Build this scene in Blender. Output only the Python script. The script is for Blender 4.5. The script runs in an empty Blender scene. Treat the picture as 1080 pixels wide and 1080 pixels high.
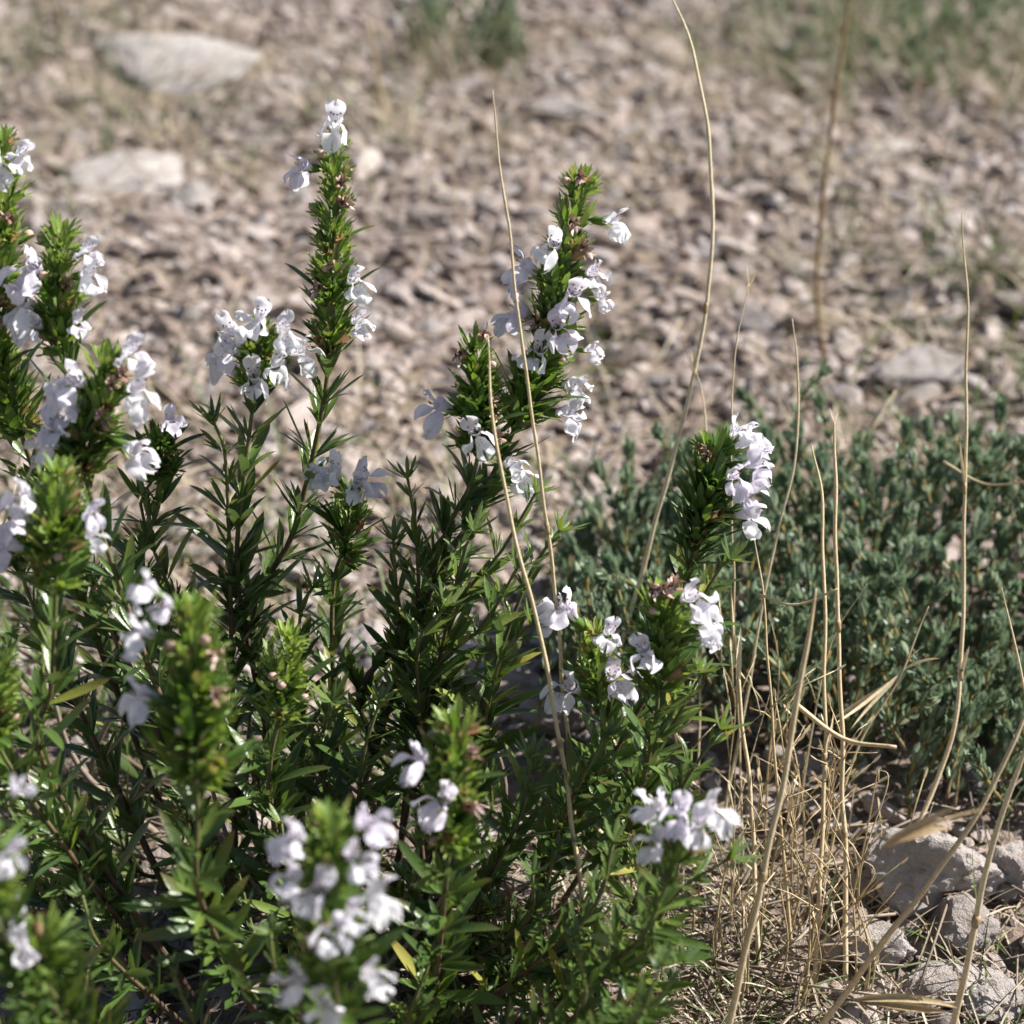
import bpy, math, random
import numpy as np
from mathutils import Vector, Matrix, Quaternion, noise as mnoise

random.seed(11); RS = np.random.RandomState(7)
U = random.uniform
scene = bpy.context.scene
COL = scene.collection

# ------------------------------------------------------------------ camera geometry
H = 0.386; PITCH = math.radians(25.0); TAN = 0.2162
CF = np.array([0, math.cos(PITCH), -math.sin(PITCH)])
CU = np.array([0, math.sin(PITCH), math.cos(PITCH)])
CR = np.array([1.0, 0, 0])
CAM = np.array([0, 0, H])
def at(px, py, d):
    return CAM + d * (CF + CR * ((px - 540) / 540 * TAN) + CU * ((540 - py) / 540 * TAN))
def proj(P):
    q = np.asarray(P) - CAM
    d = q @ CF
    return 540 + 540 * (q @ CR) / d / TAN, 540 - 540 * (q @ CU) / d / TAN, d
def ground_d(py):
    return H / -(CF[2] + CU[2] * ((540 - py) / 540 * TAN))
def ground_at(px, py):
    return at(px, py, ground_d(py))

def gz(x, y):
    return (0.0045 * math.sin(x * 11 + 1.3) * math.cos(y * 9.0 + .4) + 0.003 * math.sin(x * 29 + y * 17)
            + 0.004 * mnoise.noise(Vector((x * 22, y * 22, 3.1))))

# ------------------------------------------------------------------ mesh builder
class MB:
    def __init__(self):
        self.v = []; self.f = []; self.m = []; self.tone = []; self.tip = []; self.n = 0
    def add(self, V, F, mat=0, tone=0.5, tip=None):
        k = len(V)
        self.v.append(np.asarray(V, float))
        o = self.n
        for f in F: self.f.append([i + o for i in f])
        self.m.extend([mat] * len(F))
        self.tone.append(np.full(k, tone) if np.isscalar(tone) else np.asarray(tone))
        self.tip.append(np.zeros(k) if tip is None else np.asarray(tip))
        self.n += k
    def mesh(self, name, mats, origin=(0, 0, 0), smooth=True, sharp_deg=0):
        me = bpy.data.meshes.new(name)
        V = np.concatenate(self.v) - np.asarray(origin)
        me.from_pydata(V.tolist(), [], self.f)
        for mt in mats: me.materials.append(mt)
        me.polygons.foreach_set('material_index', self.m)
        if smooth: me.polygons.foreach_set('use_smooth', [True] * len(self.f))
        a = me.attributes.new('tone', 'FLOAT', 'POINT'); a.data.foreach_set('value', np.concatenate(self.tone).astype(np.float32))
        a = me.attributes.new('tip', 'FLOAT', 'POINT'); a.data.foreach_set('value', np.concatenate(self.tip).astype(np.float32))
        me.update()
        if sharp_deg: me.set_sharp_from_angle(angle=math.radians(sharp_deg))
        return me

def link(name, me, parent=None, loc=(0, 0, 0), mat3=None, scale=None):
    o = bpy.data.objects.new(name, me); COL.objects.link(o)
    if parent is not None: o.parent = parent
    o.location = loc
    if mat3 is not None: o.rotation_euler = Matrix(mat3.tolist()).to_euler()
    if scale is not None: o.scale = scale
    return o
def tag(o, label=None, cat=None, group=None, kind=None):
    if label: o['label'] = label
    if cat: o['category'] = cat
    if group: o['group'] = group
    if kind: o['kind'] = kind
    return o
def empty(name, loc):
    o = bpy.data.objects.new(name, None); COL.objects.link(o); o.location = loc
    o.empty_display_size = 0.01
    return o

def unit(a):
    a = np.asarray(a, float); n = np.linalg.norm(a)
    return a / n if n > 1e-9 else np.array([0, 0, 1.0])
def frame(y, up):
    y = unit(y); x = np.cross(y, up)
    if np.linalg.norm(x) < 1e-6: x = np.cross(y, [1, 0.1, 0])
    x = unit(x); z = np.cross(x, y)
    return np.stack([x, y, z], 1)
def rand_dir():
    return unit(RS.normal(size=3))

def catmull(P, n=10):
    P = [np.asarray(p, float) for p in P]
    P = [2 * P[0] - P[1]] + P + [2 * P[-1] - P[-2]]
    out = []
    for i in range(1, len(P) - 2):
        for k in range(n):
            t = k / n
            a, b, c, d = P[i - 1], P[i], P[i + 1], P[i + 2]
            out.append(.5 * ((2 * b) + (-a + c) * t + (2 * a - 5 * b + 4 * c - d) * t * t + (-a + 3 * b - 3 * c + d) * t ** 3))
    out.append(P[-2])
    return np.array(out)
class Path:
    def __init__(self, pts, n=10):
        self.p = catmull(pts, n)
        seg = np.linalg.norm(np.diff(self.p, axis=0), axis=1)
        self.s = np.concatenate([[0], np.cumsum(seg)]); self.L = self.s[-1]
    def pos(self, s):
        return np.array([np.interp(s, self.s, self.p[:, k]) for k in range(3)])
    def tan(self, s):
        e = self.L * .01
        return unit(self.pos(min(self.L, s + e)) - self.pos(max(0, s - e)))

def tube(mb, pts, rad, sides=6, mat=0, tone=.5, cap=True, flat=1.0, tip=None):
    pts = np.asarray(pts); n = len(pts)
    rad = np.full(n, rad) if np.isscalar(rad) else np.asarray(rad)
    T = np.gradient(pts, axis=0)
    up = np.array([0.31, 0.17, 0.93]); V = []
    x = np.cross(T[0], up); 
    if np.linalg.norm(x) < 1e-9: x = np.array([1.0, 0, 0])
    for i in range(n):
        t = unit(T[i]); x = x - t * (x @ t); x = unit(x); y = np.cross(t, x)
        for k in range(sides):
            a = 2 * math.pi * k / sides
            V.append(pts[i] + rad[i] * (math.cos(a) * x + flat * math.sin(a) * y))
    F = []
    for i in range(n - 1):
        for k in range(sides):
            k2 = (k + 1) % sides
            F.append((i * sides + k, i * sides + k2, (i + 1) * sides + k2, (i + 1) * sides + k))
    if cap:
        F.append(tuple(range(sides))[::-1]); F.append(tuple((n - 1) * sides + k for k in range(sides)))
    tp = None if tip is None else np.repeat(np.asarray(tip), sides)
    mb.add(V, F, mat, tone, tp)

def leaf_faces(n):
    F = []
    for i in range(n):
        a = 3 * i
        F += [(a, a + 1, a + 4, a + 3), (a + 1, a + 2, a + 5, a + 4)]
    return F
LF = {n: leaf_faces(n) for n in (3, 4, 5, 6)}
def leaf(mb, base, axis, up, L, W, fold=.35, curv=0.0, mat=0, tone=.5, brown=0.0, n=6, twist=0.0, blunt=False):
    s = np.linspace(0, 1, n + 1)
    if blunt: w = W * .5 * np.clip(np.sin(math.pi * np.clip(s * .93 + .07, 0, 1)), 0, 1) ** .55
    else: w = W * .5 * (1.75 * np.power(s + .02, .58) * np.power(1.0 - s, .60))
    M = frame(axis, up)
    x = np.zeros((n + 1, 3)); x[:, 0] = -w; x[:, 2] = w
    y = np.repeat((s * L)[:, None], 3, 1)
    z = np.repeat((curv * L * s * s)[:, None], 3, 1); z[:, 0] += fold * w; z[:, 2] += fold * w
    y = y - np.repeat((abs(curv) * .35 * L * s ** 3)[:, None], 3, 1)
    if twist:
        a = (twist * s)[:, None]; x, z = x * np.cos(a) - z * np.sin(a) * .6, z + x * np.sin(a)
    P = np.stack([x.ravel(), y.ravel(), z.ravel()], 1) @ M.T + base
    mb.add(P, LF[n], mat, tone, np.repeat(np.clip((s - .55) * 2.4, 0, 1) * brown, 3))

# ------------------------------------------------------------------ materials
def new_mat(name):
    m = bpy.data.materials.new(name); m.use_nodes = True
    nt = m.node_tree; nt.nodes.clear()
    return m, nt
def N(nt, kind, **kw):
    n = nt.nodes.new(kind)
    for k, v in kw.items():
        if k in n.inputs: n.inputs[k].default_value = v
        else: setattr(n, k, v)
    return n
def L_(nt, a, b): nt.links.new(a, b)
def ramp(nt, fac, stops):
    r = nt.nodes.new('ShaderNodeValToRGB'); e = r.color_ramp.elements
    while len(e) < len(stops): e.new(0.5)
    for el, (p, c) in zip(e, stops): el.position = p; el.color = (*c, 1)
    L_(nt, fac, r.inputs[0]); return r.outputs[0]
def attr(nt, name):
    a = nt.nodes.new('ShaderNodeAttribute'); a.attribute_name = name; return a.outputs['Fac']
def mixc(nt, fac, a, b, blend='MIX'):
    n = nt.nodes.new('ShaderNodeMix'); n.data_type = 'RGBA'; n.blend_type = blend
    for s, v in ((0, fac), (6, a), (7, b)):
        if hasattr(v, 'links') or hasattr(v, 'is_linked'): L_(nt, v, n.inputs[s])
        else: n.inputs[s].default_value = v if s == 0 else (*v, 1)
    return n.outputs[2]
def noise_tex(nt, scale, detail=3, rough=.6, vec=None):
    n = N(nt, 'ShaderNodeTexNoise'); n.inputs['Scale'].default_value = scale
    n.inputs['Detail'].default_value = detail; n.inputs['Roughness'].default_value = rough
    if vec is not None: L_(nt, vec, n.inputs['Vector'])
    return n.outputs['Fac']
def worldpos(nt):
    return nt.nodes.new('ShaderNodeNewGeometry').outputs['Position']
def bump(nt, h, strength, dist):
    b = N(nt, 'ShaderNodeBump'); b.inputs['Strength'].default_value = strength; b.inputs['Distance'].default_value = dist
    L_(nt, h, b.inputs['Height']); return b.outputs[0]
def maprange(nt, v, a, b, c, d):
    n = N(nt, 'ShaderNodeMapRange'); 
    for i, x in enumerate((a, b, c, d)): n.inputs[i + 1].default_value = x
    L_(nt, v, n.inputs[0]); return n.outputs[0]

def thin_mat(name, stops, brown=(.16, .075, .03), rough=.4, trans=.3, under=None, spec=.5, mottled=.25):
    m, nt = new_mat(name)
    c = ramp(nt, attr(nt, 'tone'), stops)
    nz = noise_tex(nt, 900, 2, .6, worldpos(nt))
    c = mixc(nt, maprange(nt, nz, .35, .7, 0, mottled), c, (.6, .62, .5), 'MULTIPLY')
    if under:
        g = nt.nodes.new('ShaderNodeNewGeometry')
        mm = N(nt, 'ShaderNodeMath', operation='MULTIPLY'); L_(nt, g.outputs['Backfacing'], mm.inputs[0]); mm.inputs[1].default_value = .45
        c = mixc(nt, mm.outputs[0], c, under)
    c = mixc(nt, attr(nt, 'tip'), c, brown)
    p = N(nt, 'ShaderNodeBsdfPrincipled'); p.inputs['Roughness'].default_value = rough
    p.inputs['Specular IOR Level'].default_value = spec
    L_(nt, c, p.inputs['Base Color'])
    L_(nt, bump(nt, noise_tex(nt, 1500, 2, .5, worldpos(nt)), .25, .0004), p.inputs['Normal'])
    t = N(nt, 'ShaderNodeBsdfTranslucent')
    hs = N(nt, 'ShaderNodeHueSaturation'); hs.inputs['Hue'].default_value = .485; hs.inputs['Saturation'].default_value = 1.15; hs.inputs['Value'].default_value = 1.5
    L_(nt, c, hs.inputs['Color']); L_(nt, hs.outputs[0], t.inputs['Color'])
    x = N(nt, 'ShaderNodeMixShader'); x.inputs[0].default_value = trans
    L_(nt, p.outputs[0], x.inputs[1]); L_(nt, t.outputs[0], x.inputs[2])
    o = N(nt, 'ShaderNodeOutputMaterial'); L_(nt, x.outputs[0], o.inputs[0])
    return m

M_leaf = thin_mat('savory_leaf', [(0, (.034, .062, .017)), (.35, (.062, .110, .028)), (.65, (.11, .18, .038)), (.85, (.20, .26, .05)), (1, (.34, .32, .07))],
                  brown=(.13, .06, .025), rough=.34, trans=.27, under=(.10, .14, .065))
M_bract = thin_mat('savory_bract', [(0, (.045, .100, .022)), (.5, (.125, .220, .044)), (1, (.31, .405, .11))], rough=.5, trans=.32, spec=.4, brown=(.38, .235, .14))
M_thyme = thin_mat('thyme_leaf', [(0, (.072, .115, .070)), (.5, (.165, .236, .143)), (1, (.35, .41, .29))], rough=.38, trans=.24, brown=(.2, .14, .05), spec=.55)
M_shrub = thin_mat('dusty_shrub_leaf', [(0, (.045, .065, .035)), (.5, (.085, .11, .06)), (1, (.16, .17, .10))], rough=.6, trans=.2)
M_straw = thin_mat('dry_straw', [(0, (.26, .155, .07)), (.5, (.60, .465, .27)), (1, (.76, .655, .46))], rough=.5, trans=.12, spec=.4, brown=(.16, .085, .035), mottled=.6)
M_grass = thin_mat('ground_grass', [(0, (.06, .10, .02)), (.3, (.13, .16, .045)), (.42, (.29, .22, .135)), (.7, (.43, .35, .24)), (1, (.55, .48, .37))], rough=.55, trans=.2)

def woody(name, stops, rough=.75, sc=400):
    m, nt = new_mat(name)
    c = ramp(nt, attr(nt, 'tone'), stops)
    nz = noise_tex(nt, sc, 4, .65, worldpos(nt))
    c = mixc(nt, maprange(nt, nz, .35, .7, 0, .6), c, (.45, .4, .36), 'MULTIPLY')
    p = N(nt, 'ShaderNodeBsdfPrincipled'); p.inputs['Roughness'].default_value = rough
    L_(nt, c, p.inputs['Base Color']); L_(nt, bump(nt, nz, .5, .0006), p.inputs['Normal'])
    o = N(nt, 'ShaderNodeOutputMaterial'); L_(nt, p.outputs[0], o.inputs[0]); return m
M_stem = woody('savory_stem', [(0, (.10, .065, .045)), (.5, (.13, .085, .045)), (1, (.15, .19, .05))])
M_tstem = woody('thyme_stem', [(0, (.16, .13, .11)), (.5, (.26, .19, .07)), (1, (.34, .25, .06))])
M_twig = woody('dead_twig', [(0, (.10, .075, .055)), (.5, (.22, .17, .13)), (1, (.38, .31, .24))])
M_bud = woody('savory_bud', [(0, (.24, .125, .07)), (.5, (.46, .31, .22)), (1, (.62, .47, .42))], .6)

def petal_mat():
    m, nt = new_mat('savory_petal')
    base = ramp(nt, attr(nt, 'tone'), [(0, (.86, .86, .87)), (.6, (.82, .77, .87)), (1, (.68, .52, .78))])
    tc = N(nt, 'ShaderNodeTexCoord')
    vo = N(nt, 'ShaderNodeTexVoronoi'); vo.inputs['Scale'].default_value = 1500; L_(nt, tc.outputs['Object'], vo.inputs['Vector'])
    sp = maprange(nt, vo.outputs['Distance'], .22, .36, 1, 0)
    k = N(nt, 'ShaderNodeMath', operation='MULTIPLY'); L_(nt, sp, k.inputs[0]); L_(nt, attr(nt, 'tip'), k.inputs[1])
    c = mixc(nt, k.outputs[0], base, (.36, .12, .42))
    nz = noise_tex(nt, 500, 3, .6, tc.outputs['Object'])
    c = mixc(nt, maprange(nt, nz, .5, .78, 0, .3), c, (.80, .71, .84))
    p = N(nt, 'ShaderNodeBsdfPrincipled'); p.inputs['Roughness'].default_value = .55
    p.inputs['Specular IOR Level'].default_value = .3
    L_(nt, c, p.inputs['Base Color']); L_(nt, bump(nt, nz, .3, .0004), p.inputs['Normal'])
    t = N(nt, 'ShaderNodeBsdfTranslucent'); L_(nt, c, t.inputs['Color'])
    x = N(nt, 'ShaderNodeMixShader'); x.inputs[0].default_value = .45
    L_(nt, p.outputs[0], x.inputs[1]); L_(nt, t.outputs[0], x.inputs[2])
    o = N(nt, 'ShaderNodeOutputMaterial'); L_(nt, x.outputs[0], o.inputs[0]); return m
M_petal = petal_mat()

def stone_mat(name, stops):
    m, nt = new_mat(name)
    oi = nt.nodes.new('ShaderNodeObjectInfo')
    k = N(nt, 'ShaderNodeMath', operation='MULTIPLY_ADD'); L_(nt, attr(nt, 'tone'), k.inputs[0]); k.inputs[1].default_value = 7.31; L_(nt, oi.outputs['Random'], k.inputs[2])
    fr = N(nt, 'ShaderNodeMath', operation='FRACT'); L_(nt, k.outputs[0], fr.inputs[0])
    c = ramp(nt, fr.outputs[0], stops)
    wp = worldpos(nt)
    n1 = noise_tex(nt, 110, 5, .65, wp); n2 = noise_tex(nt, 600, 4, .7, wp); n3 = noise_tex(nt, 40, 3, .6, wp)
    c = mixc(nt, maprange(nt, n1, .42, .68, 0, .55), c, (.70, .62, .56), 'MULTIPLY')
    c = mixc(nt, maprange(nt, n3, .5, .72, 0, .35), c, (.55, .50, .44))
    n5 = noise_tex(nt, 190, 6, .75, wp)
    c = mixc(nt, maprange(nt, n5, .53, .66, 0, .75), c, (.62, .50, .40), 'MULTIPLY')
    c = mixc(nt, maprange(nt, n2, .55, .75, 0, .5), c, (.58, .50, .44), 'MULTIPLY')
    p = N(nt, 'ShaderNodeBsdfPrincipled'); p.inputs['Roughness'].default_value = .85; p.inputs['Specular IOR Level'].default_value = .25
    L_(nt, c, p.inputs['Base Color'])
    n4 = noise_tex(nt, 1600, 3, .7, wp)
    c2 = N(nt, 'ShaderNodeMath', operation='ADD'); L_(nt, n2, c2.inputs[0]); L_(nt, n4, c2.inputs[1])
    ad = N(nt, 'ShaderNodeMath', operation='ADD'); L_(nt, n1, ad.inputs[0]); L_(nt, c2.outputs[0], ad.inputs[1])
    L_(nt, bump(nt, ad.outputs[0], .85, .0013), p.inputs['Normal'])
    o = N(nt, 'ShaderNodeOutputMaterial'); L_(nt, p.outputs[0], o.inputs[0]); return m
M_stone = stone_mat('limestone', [(0, (.22, .165, .14)), (.18, (.37, .305, .27)), (.4, (.47, .40, .365)), (.55, (.36, .325, .315)), (.75, (.58, .51, .475)), (.9, (.43, .35, .31)), (1, (.28, .21, .175))])
M_slab = stone_mat('pale_slab', [(0, (.56, .52, .49)), (1, (.60, .555, .525))])
M_pale = stone_mat('pale_limestone', [(0, (.35, .315, .29)), (.5, (.43, .39, .365)), (1, (.38, .35, .335))])

def ground_mat():
    m, nt = new_mat('stony_soil')
    wp = worldpos(nt)
    n1 = noise_tex(nt, 14, 5, .6, wp); n2 = noise_tex(nt, 260, 5, .7, wp)
    vo = N(nt, 'ShaderNodeTexVoronoi'); vo.inputs['Scale'].default_value = 95; L_(nt, wp, vo.inputs['Vector'])
    c = ramp(nt, n2, [(.25, (.11, .082, .062)), (.5, (.215, .168, .135)), (.75, (.35, .285, .24))])
    g = ramp(nt, vo.outputs['Color'], [(0, (.28, .21, .16)), (1, (.46, .38, .32))])
    c = mixc(nt, maprange(nt, vo.outputs['Distance'], .25, .5, .8, 0), c, g)
    c = mixc(nt, maprange(nt, n1, .45, .7, 0, .5), c, (.24, .19, .12))
    p = N(nt, 'ShaderNodeBsdfPrincipled'); p.inputs['Roughness'].default_value = .95; p.inputs['Specular IOR Level'].default_value = .15
    L_(nt, c, p.inputs['Base Color'])
    ad = N(nt, 'ShaderNodeMath', operation='SUBTRACT'); L_(nt, n2, ad.inputs[0]); L_(nt, vo.outputs['Distance'], ad.inputs[1])
    L_(nt, bump(nt, ad.outputs[0], .8, .004), p.inputs['Normal'])
    o = N(nt, 'ShaderNodeOutputMaterial'); L_(nt, p.outputs[0], o.inputs[0]); return m
M_ground = ground_mat()

# ------------------------------------------------------------------ ground sheet
def build_ground():
    def axis(lo, hi, step, far):
        a = list(np.arange(lo, hi, step)); s = step
        b = []; x = a[-1]
        while x < far: s *= 1.35; x += s; b.append(x)
        s = step; x = a[0]; c = []
        while x > -far: s *= 1.35; x -= s; c.append(x)
        return np.array(c[::-1] + a + b)
    X = axis(-.75, .75, .006, 60); Y = axis(.25, 2.2, .006, 60)
    nx, ny = len(X), len(Y)
    V = []
    for y in Y:
        for x in X:
            near = abs(x) < 1.2 and -.2 < y < 3
            z = gz(x, y) if near else 0.05 * mnoise.noise(Vector((x * .5, y * .5, 0))) * min(1, (abs(x) + abs(y) - 1) * .2)
            if near: z += .0022 * mnoise.noise(Vector((x * 120, y * 120, 9)))
            V.append((x, y, z))
    F = [(j * nx + i, j * nx + i + 1, (j + 1) * nx + i + 1, (j + 1) * nx + i) for j in range(ny - 1) for i in range(nx - 1)]
    me = bpy.data.meshes.new('ground'); me.from_pydata(V, [], F); me.materials.append(M_ground)
    me.polygons.foreach_set('use_smooth', [True] * len(F))
    tag(link('ground', me), kind='structure')
build_ground()

# ------------------------------------------------------------------ stones
import bmesh
def ico(sub):
    bm = bmesh.new(); bmesh.ops.create_icosphere(bm, subdivisions=sub, radius=1)
    V = np.array([v.co[:] for v in bm.verts]); F = [[v.index for v in f.verts] for f in bm.faces]
    bm.free(); return V, F
ICO = {s: ico(s) for s in (2, 3, 4, 5)}
def rock(sub, planes=11, rough=.04, sharp=14, seed=None):
    rs = np.random.RandomState(seed) if seed is not None else RS
    V, F = ICO[sub]
    n = rs.normal(size=(planes, 3)); n /= np.linalg.norm(n, axis=1)[:, None]
    d = rs.uniform(.62, 1.0, planes)
    q = np.clip(V @ n.T, .02, None) / d                 # 1/r per plane
    r = 1.0 / (np.mean(np.concatenate([q, np.full((len(V), 1), .92)], 1) ** sharp, axis=1) * (planes + 1)) ** (1.0 / sharp)
    P = V * r[:, None]
    if rough:
        o = rs.uniform(0, 50)
        nz = np.array([mnoise.noise(Vector(p * 2.2 + o)) + .5 * mnoise.noise(Vector(p * 5.5 + o)) + .25 * mnoise.noise(Vector(p * 12 + o)) - .35 * max(0, .12 - abs(mnoise.noise(Vector(p * 3.3 + o + 7)))) * 4 + (.12 * mnoise.noise(Vector(p * 30 + o)) if sub > 3 else 0) for p in V])
        P = P * (1 + rough * nz)[:, None]
    return P, F

rock_lib = []
for i in range(26):
    P, F = rock(3, random.choice([8, 10, 13]), .07, 44, seed=100 + i)
    mb = MB(); mb.add(P, F, 0, .5)
    rock_lib.append(mb.mesh('pebble', [M_stone], sharp_deg=24))
small_lib = [rock(2, random.choice([8, 10, 13]), .04, 40, seed=300 + i) for i in range(60)]

def in_savory_base(x, y): return ((x + .05) / .15) ** 2 + ((y - .56) / .10) ** 2 < 1

NAMED = [  # px, py of the visible top, size along x,y,z in mm, rotation, label
    (985, 972, 22, 16, 14, .3, 'pale rounded limestone with shaded left face, largest stone at the lower right'),
    (1018, 1008, 11, 9, 8, 1.0, 'small blocky stone under the pale rounded limestone, lower right'),
    (930, 1022, 12, 9, 6, -.4, 'dark shaded stone leaning against the left side of the pale rounded limestone'),
    (1066, 955, 11, 9, 10, .2, 'pinkish stone cut by the right edge beside the pale rounded limestone'),
    (1000, 1058, 15, 10, 5, .1, 'flat pale stone lying lowest among the stones at the lower right'),
    (1056, 1072, 10, 8, 5, .9, 'grey flat stone in the bottom right corner'),
    (1050, 838, 13, 9, 7, .5, 'sunlit stone at the right edge below the thyme'),
    (640, 1062, 14, 9, 6, .3, 'sunlit stone at the bottom edge below the savory branches'),
    (540, 745, 16, 11, 6, .1, 'pale flat stone showing through the gap in the middle of the savory'),
    (580, 775, 11, 9, 5, .5, 'grey shaded stone behind the bent straw inside the savory gap'),
    (395, 690, 14, 10, 7, .6, 'bright stone seen between the savory stems left of the centre'),
    (172, 78, 72, 34, 6, -.7, 'long flat pale slab lying at the upper left, largest stone of the gravel'),
    (140, 198, 33, 23, 8, .05, 'pale flat topped stone behind the left savory spikes'),
    (200, 215, 15, 12, 9, .7, 'rounded stone just right of the pale flat topped stone'),
    (925, 165, 22, 16, 8, .2, 'broad pale stone in front of the grassy shrub at the upper right'),
    (970, 415, 24, 15, 10, .1, 'broad stone half hidden behind the top of the thyme'),
    (600, 130, 22, 16, 8, .3, 'pale stone above the tip of the central savory spike'),
    (575, 25, 30, 14, 7, .15, 'flat stone at the top edge beside the dark dusty shrub'),
]
named_xy = []
for (px, py, a, b, c, rz, lab) in NAMED:
    g = ground_at(px, py + c * .6)
    mb = MB(); P, F = rock(5 if py > 800 else 4, 16, .15, 50, seed=int(px * 7 + py)); mb.add(P, F, 0, U(.3, .8) if py > 700 else .55)
    me = mb.mesh('stone', [M_slab if px < 190 else M_pale if px < 300 or px > 900 or px == 600 else M_stone], sharp_deg=22)
    x, y = g[0], g[1] + b * .0006
    o = link('stone', me, loc=(x, y, gz(x, y) + c * .00055), scale=(a * .001, b * .001, c * .001)); o.rotation_euler = (U(-.15, .15), U(-.15, .15), rz)
    if px < 300 or px == 970: o.rotation_euler = (.34, 0, rz); o.location.z += c * .0001
    tag(o, lab, 'stone', 'larger stones'); named_xy.append((x, y, max(a, b) * (.00125 if px < 190 else .001)))

def gen_gravel():
    rows = []; cell = {}
    tries = 105000
    for i in range(tries):
        y = .33 + (2.5 - .33) * RS.rand() ** .9; hw = .215 * y + .36; x = RS.uniform(-hw, hw)
        r = .0026 * math.exp(RS.normal() * .52) + .0007
        pk = mnoise.noise(Vector((x * 9, y * 9, 5.5))) + .5 * mnoise.noise(Vector((x * 23, y * 23, 2.5)))
        if pk < -.16 and RS.rand() < .5: continue
        if y < .8: r *= .85
        if RS.rand() < .035: r *= 1.9
        r = min(r, .0105)
        if in_savory_base(x, y) and RS.rand() < .85: continue
        if abs(x) < .16 and y < .52 and RS.rand() < .35: continue
        if any((x - a) ** 2 + (y - b) ** 2 < (s * .8) ** 2 for a, b, s in named_xy): continue
        key = (math.floor(x / .022), math.floor(y / .022)); ok = True
        for dx in (-1, 0, 1):
            for dy in (-1, 0, 1):
                for (a, b, s) in cell.get((key[0] + dx, key[1] + dy), ()):
                    if (a - x) ** 2 + (b - y) ** 2 < ((s + r) * .70) ** 2: ok = False; break
                if not ok: break
            if not ok: break
        if not ok: continue
        cell.setdefault(key, []).append((x, y, r)); rows.append((x, y, r))
    return rows
rows = gen_gravel()
scored = []
for i, (x, y, r) in enumerate(rows):
    px, py, d = proj((x, y, gz(x, y)))
    vis = 0 < px < 1080 and 0 < py < 1080
    hidden = (px < 460 and py > 330 + px * .2) or (py > 430 and px > 590 and py < 800) or (px < 640 and py > 470)
    if vis and not hidden: scored.append((r / d, i))
scored.sort(reverse=True)
big = {i for _, i in scored[:300]}
gv = MB()
vs, fs = [], []
for i, (x, y, r) in enumerate(rows):
    sc = np.array([r * U(1.1, 2.0), r * U(.8, 1.25), r * U(.35, .8)])
    z = gz(x, y) + sc[2] * U(.2, .85)
    e = (U(-.7, .7), U(-.7, .7), U(0, 6.28))
    if i in big:
        o = link('pebble', random.choice(rock_lib), loc=(x, y, z), scale=sc); o.rotation_euler = e
        tag(o, 'pale angular limestone pebble lying in the gravel behind the plants', 'pebble', 'pebbles of the gravel')
    else:
        P, F = random.choice(small_lib)
        R = np.array(Matrix.Rotation(e[2], 3, 'Z') @ Matrix.Rotation(e[1], 3, 'Y') @ Matrix.Rotation(e[0], 3, 'X'))
        gv.add((P * sc) @ R.T + (x, y, z), F, 0, RS.rand())
tag(link('gravel', gv.mesh('gravel', [M_stone], sharp_deg=28)), 'small pale gravel covering the ground between and beyond the pebbles', 'gravel', kind='stuff')
print('stones', len(rows))

# ------------------------------------------------------------------ flower meshes
def petal(mb, base, out, up, L, W, bend=.3, cup=.15, notch=.15, ruf=.08, tone=0., spots=1., mat=0, nu=8, nv=7):
    M = frame(out, up); ph = U(0, 6); V = []; TP = []; TN = []
    for i in range(nu + 1):
        u = i / nu
        if u < .62: w = .42 + .58 * math.sin(u / .62 * math.pi / 2)
        else: w = math.sqrt(max(0, 1 - ((u - .62) / .39) ** 2))
        for j in range(nv):
            v = -1 + 2 * j / (nv - 1)
            x = v * w * W * .5
            y = L * (u - notch * max(0, 1 - abs(v) * 1.6) * u ** 3)
            z = -bend * L * u * u + cup * W * (v * v) * .5 * w + ruf * W * math.sin(v * 4 + ph) * u * u + ruf * .6 * W * math.sin(u * 7 + ph * 2 + v)
            V.append(M @ np.array([x, y, z]) + base)
            TP.append(spots * max(0, 1 - u * 1.7)); TN.append(tone)
    F = [(i * nv + j, i * nv + j + 1, (i + 1) * nv + j + 1, (i + 1) * nv + j) for i in range(nu) for j in range(nv - 1)]
    mb.add(V, F, mat, np.array(TN), np.array(TP))
mm = .001
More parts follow.
